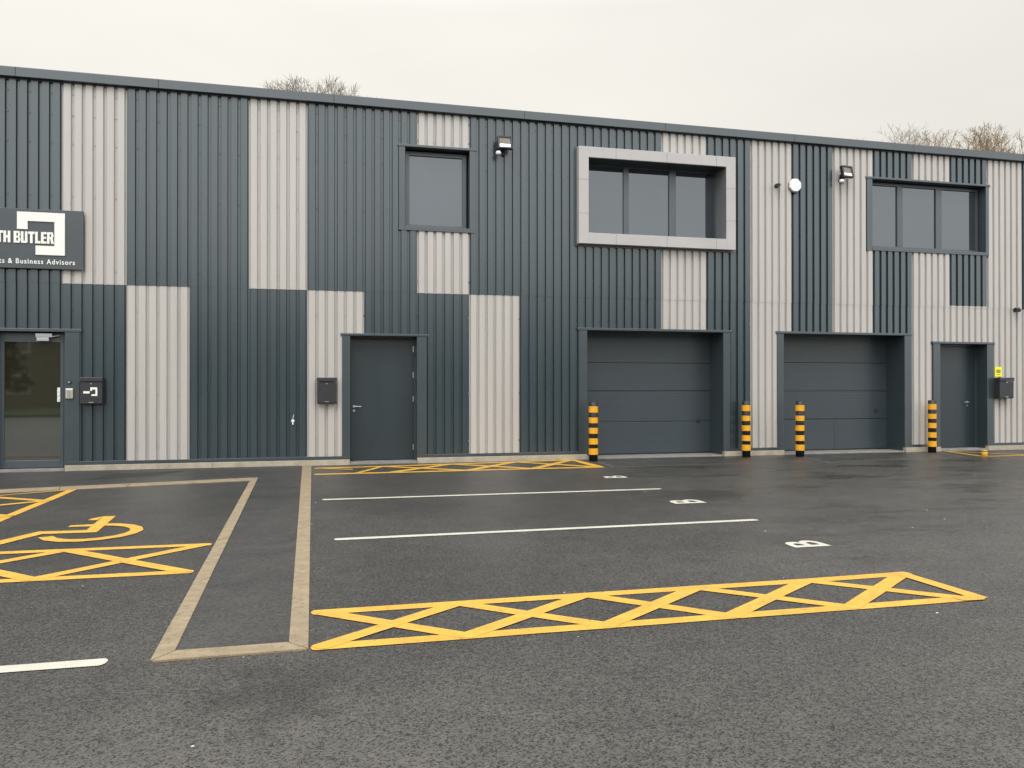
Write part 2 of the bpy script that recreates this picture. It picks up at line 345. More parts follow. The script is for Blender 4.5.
def hatch(T, B, wd, top=True, bot=True, endline=None, zb=.004, skip=()):
    mb = MB(); j = 0
    for k in range(len(T) - 1): stroke(mb, T[k], T[k + 1], wd, zb + .0002 * (k % 2), .03)
    for k in range(len(B) - 1): stroke(mb, B[k], B[k + 1], wd, zb + .0002 * (k % 2), .03)
    for k in range(min(len(T), len(B)) - 1):
        if (0, k) not in skip: stroke(mb, T[k], B[k + 1], wd, zb + .001)
        if (1, k) not in skip: stroke(mb, B[k], T[k + 1], wd, zb + .002)
    if endline: stroke(mb, *endline, wd, zb + .003)
    return mb
Y0, Y1 = -10.53, -11.27
T = [(.055, Y0), (.98, Y0), (1.91, Y0), (2.78, Y0), (3.71, Y0), (4.60, Y0 + .02)]
B = [(.05, Y1), (.90, Y1), (1.80, Y1), (2.66, Y1), (3.56, Y1), (4.50, Y1), ]
h = hatch(T, B, .118, endline=((4.585, Y0 + .01), (4.60, Y1 + .01))); stroke(h, (4.45, Y1), (4.59, Y1), .12, .0077)
tag(h.build('road_marking', M['ypaint']), 'bold yellow cross-hatched strip nearest the camera', kind='structure')
T = [(.10, -.62), (1.28, -.55), (2.63, -.42), (3.95, -.28), (5.2, -.12)]; B = [(.10, -1.70), (1.33, -1.71), (2.72, -1.69), (3.95, -1.67), (5.24, -1.70)]
h = hatch(T, B, .17, endline=((5.2, -.14), (5.24, -1.68)), skip=((0, 0), (1, 0)))
stroke(h, (.10, -.62), (.7, -1.0), .10, .0055); stroke(h, (.75, -1.68), (1.28, -.6), .10, .007)
tag(h.build('road_marking', M['ypaint']), 'yellow cross-hatched strip along the foot of the wall by the grey door', kind='structure')
T = [(-1.0, -7.87), (-2.20, -7.85), (-3.4, -7.83), (-4.6, -7.81), (-5.8, -7.79)]; B = [(-1.0, -9.05), (-2.13, -9.04), (-3.35, -9.05), (-4.55, -9.05), (-5.75, -9.05)]
h = hatch(T, B, .125)
tag(h.build('road_marking', M['ypaint']), 'yellow cross-hatched strip beside the wheelchair symbol', kind='structure')
T = [(-3.42, -2.99), (-3.42, -4.2), (-3.44, -5.5), (-3.44, -6.75), (-3.44, -8.0)]; B = [(-4.35, -3.2), (-4.35, -3.55), (-4.35, -4.85), (-4.35, -6.1), (-4.35, -7.4)]
mb = MB(); z = .004
for k in range(4): stroke(mb, T[k], T[k + 1], .12, z, .01)
for k in range(4): stroke(mb, B[k], B[k + 1], .12, z, .01)
for k in range(1, 4):
    stroke(mb, T[k], B[k], .12, z + .0015); stroke(mb, T[k], B[k + 1], .12, z + .003)
stroke(mb, T[0], B[1], .06, z + .0015)
tag(mb.build('road_marking', M['ypaint']), 'yellow cross-hatched strip at the far side of the disabled bay', kind='structure')
# right-hand hatch outside the second door
mb = MB(); stroke(mb, (14.35, -.1), (14.08, -1.52), .10, .004); stroke(mb, (14.08, -1.5), (19, -1.5), .10, .0055)
stroke(mb, (14.4, -.2), (15.3, -1.45), .10, .007); stroke(mb, (15.3, -1.45), (16.6, -.2), .10, .0085)
tag(mb.build('road_marking', M['ypaint']), 'yellow hatching on the ground outside the far right door', kind='structure')
for (a, b, l) in (((.16, -4.965), (4.97, -4.985), 'thin white bay line nearer the wall'), ((.235, -7.90), (4.86, -7.84), 'white bay line halfway to the front hatching'),
                  ((-1.12, -11.25), (-5.2, -11.23), 'short white bay line at the left edge of the picture')):
    mb = MB(); stroke(mb, a, b, .105 if b[0] > 0 else .12, .004)
    tag(mb.build('road_marking', M['wpaint']), l, kind='structure')
# bay letters: B, read by a driver heading west
for (x0, x1, y0, y1, l) in ((4.71, 5.09, -3.47, -3.17, 'small white letter B nearest the wall'), (4.53, 4.97, -6.46, -6.14, 'small white letter B in the middle bay'), (4.38, 4.76, -9.36, -9.07, 'small white letter B nearest the front hatching')):
    t = text_mb('B', 1, bold=.022); xs = [v[0] for v in t.v]; ys = [v[1] for v in t.v]
    fx = lambda v: (x1 - (v[1] - min(ys)) / (max(ys) - min(ys)) * (x1 - x0), y0 + (v[0] - min(xs)) / (max(xs) - min(xs)) * (y1 - y0), .004)
    t.v = [fx(v) for v in t.v]
    tag(t.build('road_marking', M['wpaint']), l, kind='structure')
# wheelchair symbol
mb = MB()
mb.poly([(-2.30, -6.83), (-2.17, -6.86), (-2.226, -5.79), (-2.36, -5.79)], .004)
mb.poly([(-2.36, -5.80), (-2.36, -6.07), (-2.46, -6.06), (-2.45, -5.93)], .0045)
mb.poly([(-2.31, -6.36), (-2.31, -6.50), (-2.55, -6.49), (-2.55, -6.38)], .0045)
mb.poly([(-2.17, -6.76), (-2.17, -6.91), (-2.68, -6.89), (-2.76, -6.72)], .0055)
mb.poly([(-2.76, -6.72), (-2.68, -6.89), (-2.97, -7.62), (-3.11, -7.50)], .0060)
arc = [(-2.20, -6.40), (-2.05, -6.45), (-1.92, -6.55), (-1.82, -6.70), (-1.775, -6.88), (-1.80, -7.06), (-1.89, -7.22), (-2.03, -7.33), (-2.20, -7.38), (-2.37, -7.35), (-2.52, -7.24), (-2.61, -7.08)]
cx, cy = -2.2, -6.9
io = [((cx + (x - cx) * .82, cy + (y - cy) * .82), (cx + (x - cx) * 1.12, cy + (y - cy) * 1.12)) for x, y in arc]
for k in range(len(io) - 1): mb.poly([io[k][0], io[k + 1][0], io[k + 1][1], io[k][1]], .0065)
tag(mb.build('road_marking', M['ypaint']), 'yellow painted wheelchair symbol in the disabled bay', kind='structure')
# thin saw-cut joints round the garage aprons
mb = MB()
for a, b in (((5.57, -.66), (5.50, -1.75)), ((5.50, -1.75), (9.9, -1.62)), ((10.2, -.7), (10.0, -1.95)), ((10.0, -1.75), (13.5, -1.5)), ((13.5, -1.5), (13.95, -.4))):
    stroke(mb, a, b, .022, .0035)
tag(mb.build('paving_joint', M['sill']), 'thin pale joint lines outlining the aprons before the garage doors', kind='structure')
# loose grit
mb = MB()
for k in range(70):
    x = random.uniform(-5, 14); y = random.uniform(-13.2, -.8); r = random.uniform(.004, .009)
    mb.add(MB().lathe([(r * .8, .001), (r, r * .3 + .001), (r * .5, r * .6 + .001)], 6, (x, y)))
tag(mb.build('grit', M['grit']), 'specks of pale grit scattered over the damp tarmac', 'grit', kind='stuff')

# ------------------------------------------------------------------ the building
bld = empty('industrial_building', (0, 0, 0), 'long two-storey industrial unit clad in ribbed slate and pale grey metal sheeting', 'building')
EDG = [-4.38, -3.31, -2.228, -1.17, -.10, .98, 2.02, 3.072, 4.12, 5.17, 6.215, 7.26, 8.312, 9.38, 10.40, 11.45, 12.50, 13.55, 14.59, 15.64, 16.66]
while EDG[0] > -14: EDG.insert(0, EDG[0] - 1.06)
while EDG[-1] < 30: EDG.append(EDG[-1] + 1.05)
X0, X1 = EDG[0], EDG[-1]
ZT = 7.0; ZB = .165; SEAM = 3.387
PALE = [(-4.38, -3.31, SEAM, ZT), (-3.31, -2.228, ZB, SEAM), (-1.17, -.10, SEAM, ZT), (-.10, .98, ZB, SEAM), (2.02, 3.072, 6.27, ZT), (2.02, 3.072, SEAM, 4.63),
        (3.072, 4.12, ZB, SEAM), (7.26, 8.312, 6.45, ZT), (7.26, 8.312, 2.74, 4.53), (9.38, 10.40, ZB, ZT), (11.45, 12.50, 2.74, ZT),
        (13.55, 14.59, 6.27, ZT), (13.55, 14.59, ZB, 4.65), (14.59, 15.64, ZB, 3.42), (15.64, 16.66, ZB, ZT), (16.66, 17.71, ZB, SEAM), (17.71, 18.76, SEAM, ZT), (19.81, 20.86, SEAM, ZT), (-6.5, -5.44, SEAM, ZT) if False else (-7.56, -6.5, SEAM, ZT)]
OPEN = [(-5.46, -4.30, 0, 2.53), (.69, 2.03, 0, 2.53), (5.55, 8.71, 0, 2.72), (10.15, 13.33, 0, 2.72), (14.27, 15.62, 0, 2.54),
        (1.76, 3.09, 4.68, 6.29), (5.50, 8.75, 4.64, 6.35), (12.44, 15.60, 4.70, 6.30)]
def profile(x0, x1, z0):
    """ribbed sheet: wide crowns towards the viewer, narrow troughs behind; six ribs per sheet"""
    D = .044; pts = []
    for k in range(len(EDG) - 1):
        a, b = EDG[k], EDG[k + 1]; p = (b - a) / 6
        for j in range(6):
            for t, y in ((0, D), (.12, D), (.185, 0), (.50, 0), (.815, 0), (.88, D)):
                pts.append((a + (j + t) * p, y))
    pts.append((EDG[-1], D))
    def at(x):
        for (xa, ya), (xb, yb) in zip(pts, pts[1:]):
            if xa <= x <= xb: return (x, ya + (yb - ya) * (x - xa) / max(1e-9, xb - xa))
    return [at(x0)] + [q for q in pts if x0 + 1e-4 < q[0] < x1 - 1e-4] + [at(x1)]
xs = sorted(set([e_ for e_ in EDG] + [v for o in OPEN for v in o[:2]]))
dark = MB(); pale = [MB() for _ in PALE]
SCREW = [.42, 1.38, 2.9, 3.62, 4.95, 5.9, 6.42, 6.80]
for xa, xb in zip(xs, xs[1:]):
    if xb - xa < 1e-4: continue
    xm = (xa + xb) / 2
    zs = sorted(set([ZB, SEAM, ZT] + [z for o in OPEN if o[0] < xm < o[1] for z in o[2:]] + [z for p in PALE if p[0] < xm < p[1] for z in p[2:]]))
    segs = []
    for za, zb in zip(zs, zs[1:]):
        if zb <= ZB: continue
        zm = (za + zb) / 2
        if any(o[0] < xm < o[1] and o[2] < zm < o[3] for o in OPEN): continue
        pi = next((i for i, p in enumerate(PALE) if p[0] < xm < p[1] and p[2] < zm < p[3]), -1)
        if segs and segs[-1][2] == pi and abs(segs[-1][1] - za) < 1e-6 and abs(za - SEAM) > 1e-6: segs[-1][1] = zb
        else: segs.append([za, zb, pi])
    for za, zb, pi in segs:
        mb = dark if pi < 0 else pale[pi]
        off = -.007 if za >= SEAM - 1e-3 else 0.0
        pr = profile(xa, xb, 0)
        lo = za - (.012 if abs(za - SEAM) < 1e-3 else 0)
        for (ax, ay), (bx, by) in zip(pr, pr[1:]):
            mb.poly([(ax, ay + off, lo), (bx, by + off, lo), (bx, by + off, zb), (ax, ay + off, zb)])
        # fixings in every other trough
        for (ax, ay), (bx, by) in zip(pr, pr[1:]):
            if ay > .035 and by > .035 and bx - ax < .03:
                kk = round(ax / .35 * 2)
                if kk % 2 == 0:
                    for sz in SCREW:
                        if za + .05 < sz < zb - .05:
                            mb.lathe([(0.012, 0), (0.010, .006)], 6) if False else mb.box(ax - .013, ax + .013, .044 + off - .009, .044 + off - .0005, sz - .013, sz + .013)
dark.build('dark_cladding', M['dark'], bld)
for p, mb in zip(PALE, pale):
    if mb.f: mb.build('pale_cladding_panel', M['pale'], bld)
# eave fascia, soffit shadow gap, coping joints
fa = MB(); x = X0
FJ = [X0, -8.6, -5.1, -2.75, .4, 4.2, 7.3, 10.4, 13.5, 16.6, 19.7, 22.8, 26, X1]
for a, b in zip(FJ, FJ[1:]): fa.box(a + .002, b - .002, -.105, .05, 6.975, 7.142)
fa.box(X0, X1, -.012, .045, 6.955, 6.972)
fa.v = [(v[0], v[1], v[2] + (3 - v[0]) * .003) for v in fa.v]
fa.build('eave_fascia', M['trim'], bld, bevel=.006)
for a in FJ[1:-1]: pass
roof = MB(); roof.poly([(X0, -.10, 7.144), (X1, -.10, 7.144), (X1, 7, 7.75), (X0, 7, 7.75)]); roof.poly([(X0, 7, 7.75), (X1, 7, 7.75), (X1, 14, 7.18), (X0, 14, 7.18)])
roof.v = [(v[0], v[1], v[2] + (3 - v[0]) * .003) for v in roof.v]
roof.build('roof', M['roof'], bld)
wl = MB(); wl.box(X0, X0 + .1, .06, 14, 0, 7.17).box(X1 - .1, X1, .06, 14, 0, 7.17).box(X0 + .1, X1 - .1, 13.9, 14, 0, 7.17)
wl.build('side_wall', M['dark'], bld)
# base flashing and plinth, broken at the doors
cuts = [(X0, -5.45), (-4.315, .705), (2.015, 5.56), (8.70, 10.165), (13.315, 14.28), (15.61, X1)]
for a, b in cuts:
    MB().box(a, b, -.018, .046, .108, .168).build('base_flashing', M['trim'], bld, bevel=.003)
    n = max(1, round((b - a) / 2.6))
    for k in range(n): MB().box(a + (b - a) * k / n + .002, a + (b - a) * (k + 1) / n - .002, -.052, .05, -.02, .104 + random.uniform(-.002, .002)).build('plinth', M['concrete'], bld, bevel=.006)

def opening_trim(parent, xo0, xi0, xi1, xo1, zi0, zi1, zo1, depth, name='door_frame', sill=None, ext=.03, material=None):
    """flashing jambs + head (+ sill) lining a recess"""
    mb = MB(); zb = .171 if sill is None else sill
    mb.box(xo0, xi0, -.022, depth, zb, zi1).box(xi1, xo1, -.022, depth, zb, zi1)
    if sill is None: mb.box(xo0, xi0, .054, depth, -.02, zb - .0005).box(xi1, xo1, .054, depth, -.02, zb - .0005)
    mb.box(xo0 - ext, xo1 + ext, -.034, depth, zi1, zo1)
    if sill is not None: mb.box(xi0, xi1, -.03, depth, sill, zi0)
    return mb.build(name, material or M['trim'], parent, bevel=.004)
def lever(parent, x, z, y, dirn=1):
    mb = MB()
    mb.tube((x, y, z), (x, y - .012, z), .026, n=16); mb.tube((x, y - .01, z), (x, y - .06, z), .010, n=10)
    mb.tube((x - .005 * dirn, y - .06, z), (x + .135 * dirn, y - .06, z - .003), .010, .009, n=10)
    mb.tube((x, y, z - .085), (x, y - .014, z - .085), .024, n=16)
    return mb.build('handle', M['steel'], parent, smooth=False)
# grey personnel doors
def pdoor(xo0, xi0, xi1, xo1, zi1, zo1, depth, handle_side, hx, hz, label, zb=.045):
    d = MB().box(xi0 + .02, xi1 - .02, depth - .045, depth, zb + .01, zi1 - .035).build('door', M['door'], bld, bevel=.004); d['label'] = label
    fr = MB(); fr.box(xi0, xi0 + .017, depth - .07, depth + .02, zb, zi1).box(xi1 - .017, xi1, depth - .07, depth + .02, zb, zi1).box(xi0, xi1, depth - .07, depth + .02, zi1 - .032, zi1 - .001)
    fr.build('door_frame', M['frame'], d)
    opening_trim(d, xo0, xi0, xi1, xo1, .0, zi1, zo1, depth, name='opening_flashing')
    MB().box(xi0 + .001, xi1 - .001, -.03, depth + .05, -.02, zb).build('threshold', M['sill'], d, bevel=.004)
    lever(d, hx, hz, depth - .045, handle_side)
    return d
d1 = pdoor(.556, .71, 2.012, 2.205, 2.51, 2.555, .35, 1, .80, 1.125, 'plain charcoal steel door with lever handle on its left')
for z in (.30, 1.27, 1.75, 2.27): MB().tube((1.975, .285, z - .06), (1.975, .285, z + .06), .012, n=10).build('hinge', M['steel'], d1)
d2 = pdoor(14.095, 14.285, 15.605, 15.79, 2.52, 2.57, .38, -1, 15.36, 1.14, 'charcoal steel door at the far right with lever handle on its right')
# sectional garage doors
def gdoor(xo0, xi0, xi1, xo1, zi1, zo1, dep, joints, label, lz=.75):
    y = dep; zs_ = [.045] + joints + [zi1 + .1]
    mb = MB()
    for a, b in zip(zs_, zs_[1:]): mb.box(xi0 - .08, xi1 + .08, y, y + .04, a + .006, b - .006)
    mb.box(xi0 - .08, xi1 + .08, y + .012, y + .03, .03, zi1 + .1) if False else None
    # shallow micro grooves of each section
    g = mb.build('garage_door', M['gdoor'], bld, bevel=.004); g['label'] = label
    MB().box(xi0 - .08, xi1 + .08, y + .022, y + .036, .03, zi1 + .1).xf(Matrix.Translation((0, .02, 0))).build('backing_seal', M['black'], g)
    MB().box(xi0 + .01, xi1 - .01, y - .012, y + .03, .028, .05).build('rubber_seal', M['black'], g)
    opening_trim(g, xo0, xi0, xi1, xo1, .0, zi1, zo1, dep, name='opening_flashing')
    MB().box(xi0 + .001, xi1 - .001, -.02, y + .06, -.02, .026).build('threshold', M['sill'], g, bevel=.004)
    hd = MB().box(xi1 - .34, xi1 - .24, y - .014, y + .004, lz - .05, lz + .05).tube((xi1 - .29, y - .012, lz), (xi1 - .29, y - .03, lz), .018, n=10).build('lock', M['blackbox'], g, bevel=.003)
    return g
gdoor(5.387, 5.567, 8.692, 8.86, 2.695, 2.745, .60, [.743, 1.419, 2.036], 'grey sectional garage door below the pale framed window')
g2 = gdoor(10.01, 10.172, 13.308, 13.47, 2.695, 2.745, .60, [.754, 1.411, 2.071], 'grey sectional garage door with an upright joint in its bottom section', .95)
MB().box(11.90, 11.915, .594, .601, .05, .74).build('upright_joint', M['trim'], g2)
# glazed entrance door at the left edge
d0 = MB()
d0.box(-5.44, -5.35, .16, .22, .055, 2.49).box(-4.44, -4.385, .16, .22, .055, 2.49).box(-5.35, -4.44, .16, .22, 2.32, 2.49).box(-5.35, -4.44, .16, .22, .055, .19)
d0 = d0.build('glazed_door', M['frame'], bld, bevel=.004); d0['label'] = 'glazed entrance door with dark tinted glass'
MB().box(-5.352, -4.438, .175, .195, .185, 2.325).build('pane', M['dglass'], d0)
opening_trim(d0, -5.60, -5.445, -4.32, -4.078, .0, 2.50, 2.555, .24, name='opening_flashing')
MB().box(-4.378, -4.325, .155, .23, .05, 2.499).build('door_frame', M['frame'], d0)
MB().box(-5.443, -4.322, -.03, .24, -.02, .045).build('threshold', M['sill'], d0, bevel=.004)
hb = MB().box(-4.485, -4.435, .13, .158, 1.24, 1.50)
for z in (1.29, 1.36, 1.43): hb.tube((-4.46, .13, z), (-4.46, .12, z), .014, n=8)
hb.build('handle', M['white'], d0, bevel=.006)
MB().box(-4.82, -4.55, .06, .158, 2.405, 2.475).box(-4.80, -4.60, .05, .158, 2.335, 2.395).tube((-4.56, .08, 2.42), (-4.44, .12, 2.44), .012).build('door_closer', M['steel'], d0, bevel=.004)

# windows
def window(x0, x1, z0, z1, y, bars, label, fw=.05, parent=bld, bot=.07, sash=()):
    f = MB().box(x0, x0 + fw, y, y + .07, z0, z1).box(x1 - fw, x1, y, y + .07, z0, z1).box(x0 + fw, x1 - fw, y, y + .07, z1 - fw, z1).box(x0 + fw, x1 - fw, y, y + .07, z0, z0 + bot)
    for a, b in bars: f.box(a, b, y + .002, y + .07, z0 + bot, z1 - fw)
    o = f.build('window', M['frame'], parent, bevel=.004); o['label'] = label
    ex = [x0 + fw] + [v for b in bars for v in b] + [x1 - fw]
    for a, b in zip(ex[::2], ex[1::2]):
        s = MB().poly([(a - .003, 0, z0 + bot - .003), (b + .003, 0, z0 + bot - .003), (b + .003, 0, z1 - fw + .003), (a - .003, 0, z1 - fw + .003)])
        s = MB().box(a - .003, b + .003, y + .036, y + .056, z0 + bot - .003, z1 - fw + .003)
        pn = s.build('pane', M['glass'], o)
        # slight lean of each sealed unit
        tilt = random.uniform(-.003, .003); cxp = (a + b) / 2
        pn.matrix_parent_inverse = Matrix.Identity(4)
    return o
w1 = window(1.80, 3.05, 4.70, 6.245, .20, [], 'single square window above the charcoal door', fw=.085, bot=.075)
opening_trim(w1, 1.652, 1.776, 3.074, 3.187, 4.695, 6.268, 6.315, .26, name='window_flashing', sill=4.61)
w2 = window(5.52, 8.73, 4.72, 6.30, .28, [(6.50, 6.62), (7.56, 7.72)], 'three-pane window inside the pale projecting surround', fw=.07)
w2.data.materials[0] = M['frame']
s = MB(); yf = -.17      # projecting surround, front in jointed pale panels
s.box(5.336, 5.551, yf, .05, 4.478, 6.49).box(8.69, 8.912, yf, .05, 4.478, 6.49)
s.box(5.551, 8.69, yf, .05, 6.27, 6.49).box(5.551, 8.69, yf, .05, 4.478, 4.705)
s = s.build('window_surround', M['surround'], bld, bevel=.004); s['label'] = 'pale grey box surround projecting round the three-pane window'
for xa_ in (5.335, 8.689):
    for z in (5.1, 5.8): MB().box(xa_, xa_ + (.217 if xa_ < 6 else .224), yf - .0015, yf + .01, z, z + .008).build('panel_joint', M['sill'], s)
for za_, zb_ in ((6.269, 6.491), (4.477, 4.706)):
    for x in (6.15, 7.3, 8.45): MB().box(x, x + .008, yf - .0015, yf + .01, za_, zb_).build('panel_joint', M['sill'], s)
lin = MB().box(5.40, 5.553, .05, .35, 4.60, 6.40).box(8.688, 8.84, .05, .35, 4.60, 6.40).box(5.553, 8.688, .05, .35, 6.268, 6.40).box(5.553, 8.688, .05, .35, 4.60, 4.707)
lin.build('reveal_lining', M['trim'], s)
# dark inner lining on the reveal faces
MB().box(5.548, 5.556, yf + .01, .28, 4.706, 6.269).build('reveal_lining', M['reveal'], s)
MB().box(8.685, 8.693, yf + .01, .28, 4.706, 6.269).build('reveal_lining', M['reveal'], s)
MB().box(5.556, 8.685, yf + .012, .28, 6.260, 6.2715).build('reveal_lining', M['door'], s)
dk = MB().box(5.30, 5.336, -.03, .05, 4.44, 6.52).box(8.912, 8.95, -.03, .05, 4.44, 6.52).box(5.336, 8.912, -.03, .05, 6.49, 6.52).box(5.336, 8.912, -.03, .05, 4.44, 4.478)
dk.build('surround_flashing', M['trim'], s)
w3 = window(12.47, 15.57, 4.72, 6.265, .20, [(13.30, 13.45), (14.37, 14.53)], 'three-pane window set flush in the cladding above the second garage', fw=.07)
opening_trim(w3, 12.312, 12.457, 15.58, 15.668, 4.71, 6.28, 6.325, .30, name='window_flashing', sill=4.632)
# dark backing behind all openings so the interior stays closed
bk = MB().box(X0 + .1, X1 - .1, .75, .80, 0, 6.95); bk.build('inner_wall', M['black'], bld)

# ------------------------------------------------------------------ things on the wall
# company sign
sg = empty('company_sign', (-5.3, -.03, 4.14), 'grey board sign with white TH BUTLER lettering and square bracket emblem above the glazed door', 'sign')
def rel(mb, p): return mb.xf(Matrix.Translation(-Vector(p)))
P = sg.location
rel(MB().box(-7.4, -4.005, -.085, -.03, 3.615, 4.672), P).build('sign_panel', M['sign'], sg, bevel=.005)
rel(MB().box(-7.3, -4.1, -.032, .0, 3.75, 3.80).box(-7.3, -4.1, -.032, .0, 4.45, 4.50), P).build('mounting_rail', M['black'], sg)
em = MB(); ya, yb = -.105, -.084
em.box(-5.068, -4.302, ya, yb, 4.452, 4.612).box(-5.068, -4.90, ya, yb, 4.305, 4.4518).box(-4.470, -4.302, ya, yb, 4.02, 4.4518).box(-4.772, -4.302, ya, yb, 3.858, 4.0198)
rel(em, P).build('emblem', M['letter'], sg)
def block_letters(txt, x0, x1, z0, z1, y0, y1):
    """heavy condensed capitals drawn as upright strokes"""
    t = .23; W = .62; out_ = MB(); cx_ = 0; letters = []
    S = {'T': (.60, [(0, .6, .79, 1), (.185, .415, 0, .79)]), 'H': (.62, [(0, t, 0, 1), (.39, .62, 0, 1), (t, .39, .40, .61)]),
         'U': (.60, [(0, t, .06, 1), (.37, .60, .06, 1), (t, .37, 0, .2), (.06, t, 0, .06), (.37, .54, 0, .06)]), 'L': (.48, [(0, t, 0, 1), (t, .48, 0, .21)]),
         'E': (.50, [(0, t, 0, 1), (t, .5, 0, .19), (t, .46, .41, .60), (t, .5, .81, 1)]),
         'B': (.60, [(0, t, 0, 1), (t, .54, 0, .17), (t, .54, .83, 1), (t, .52, .43, .59), (.40, .60, .17, .43), (.39, .585, .59, .83)]),
         'R': (.60, [(0, t, 0, 1), (t, .54, .83, 1), (t, .54, .42, .60), (.39, .60, .60, .83)]), ' ': (.2, [])}
    for ch in txt:
        wd_, rs = S[ch]; mb_ = MB()
        for a_, b_, c_, d_ in rs: mb_.box(cx_ + a_, cx_ + b_, 0, 1, c_, d_)
        if ch == 'R':
            i = len(mb_.v); q_ = [(.30, .4195), (.53, .4195), (.64, 0), (.39, 0)]
            mb_.v += [(cx_ + p_[0], 0, p_[1]) for p_ in q_] + [(cx_ + p_[0], 1, p_[1]) for p_ in q_]
            mb_.f += [(i, i + 3, i + 2, i + 1), (i + 4, i + 5, i + 6, i + 7)] + [(i + k, i + (k + 1) % 4, i + 4 + (k + 1) % 4, i + 4 + k) for k in range(4)]
        cx_ += wd_ + .055; letters.append(mb_)
    for mb_ in letters:
        mb_.v = [(x0 + v[0] / cx_ * (x1 - x0), y0 + v[1] * (y1 - y0), z0 + v[2] * (z1 - z0)) for v in mb_.v]
        out_.add(mb_)
    return out_
lt = block_letters('TH BUTLER', -5.395, -4.475, 4.06, 4.265, -.1045, -.0845)
l2 = fit(text_mb('ts & Business Advisors', 1, bold=.014, ext=.02, spacing=1.2), -5.355, -4.14, 3.695, 3.785, -.095, -.0845)
rel(lt, P).build('lettering', M['letter'], sg); rel(l2, P).build('lettering', M['letter'], sg)

def mailbox(x, z0, z1, wd, label, logo=False, dep=.13):
    o = empty('mailbox', (x, -.03, z0), label, 'mailbox', 'wall-mounted mailboxes'); H = z1 - z0; y = -dep + .03
    b = MB()
    # curved-front body: profile in y,z
    n = 8; prof = [(0.0, 0.0)] + [(y * math.sin(math.pi / 2 * (k / n) ** .8) * .97, .035 * (1 - math.cos(math.pi / 2 * k / n)) if False else .03 * (k / n) ** 2) for k in range(1, n + 1)] + [(y, H - .085), (0, H - .085)]
    i = len(b.v); m_ = len(prof)
    b.v += [(0, p[0], p[1]) for p in prof] + [(wd, p[0], p[1]) for p in prof]
    b.f.append(tuple(range(m_))); b.f.append(tuple(reversed(range(m_, 2 * m_))))
    for k in range(m_): b.f.append((k, m_ + k, m_ + (k + 1) % m_, (k + 1) % m_))
    b.build('body', M['blackbox'], o, bevel=.004)
    MB().box(-.008, wd + .008, y - .016, 0, H - .078, H).build('lid', M['blackbox'], o, bevel=.008)
    MB().tube((wd / 2, y + .002, H - .115), (wd / 2, y - .008, H - .115), .013, n=12).build('lock', M['steel'], o)
    MB().box(wd * .4, wd * .6, y - .006, y + .004, .035, .05).build('catch', M['steel'], o)
    MB().box(.05, wd - .05, 0, .03, .05, H - .05).build('bracket', M['black'], o)
    if logo:
        e_ = MB(); a = y - .004; q = y + .001; e_.box(.17, .285, a, q, .275, .315).box(.17, .20, a, q, .25, .2748).box(.255, .285, a, q, .16, .2748).box(.19, .2549, a, q, .16, .19).box(.055, .16, a, q, .205, .245)
        e_.build('emblem', M['letter'], o); MB().box(.02, wd - .02, y - .006, y + .001, .12, .128).build('groove', M['trim'], o)
    return o
mailbox(-4.045, 1.19, 1.685, .365, 'black mailbox with a small white emblem beside the glazed door', logo=True)
mailbox(.085, 1.185, 1.69, .365, 'plain black mailbox on the pale cladding beside the charcoal door')
mailbox(15.79, 1.225, 1.725, .40, 'plain black mailbox under the yellow notice at the far right', dep=.2)
o = empty('notice', (15.84, -.004, 1.75), 'small bright yellow notice stuck above the far right mailbox', 'notice')
MB().box(0, .20, -.006, 0, 0, .235).build('notice_sheet', M['stick'], o)
MB().box(.05, .15, -.0085, -.0062, .05, .065).box(.04, .16, -.0085, -.0062, .09, .17).build('printed_mark', M['stickink'], o)
# entry keypad + bell
o = empty('entry_keypad', (-4.30, -.022, 1.30), 'small beige entry keypad on the jamb of the glazed door', 'keypad')
MB().box(.0, .125, -.035, 0, 0, .18).build('housing', M['steel'], o, bevel=.006)
k_ = MB().box(.012, .113, -.040, -.0345, .012, .168)
k_.build('face_plate', M['beige'], o, bevel=.002)
b_ = MB()
for a in range(3):
    for c in range(4): b_.box(.026 + a * .027, .045 + a * .027, -.044, -.0395, .025 + c * .034, .048 + c * .034)
b_.build('button', M['sill'], o)
o = empty('door_bell', (-4.245, -.022, 1.60), 'round dark bell push above the beige entry keypad', 'bell')
MB().tube((0, 0, 0), (0, -.02, 0), .04, n=20).build('base', M['blackbox'], o); MB().tube((0, -.02, 0), (0, -.028, 0), .018, n=14).build('button', M['steel'], o)

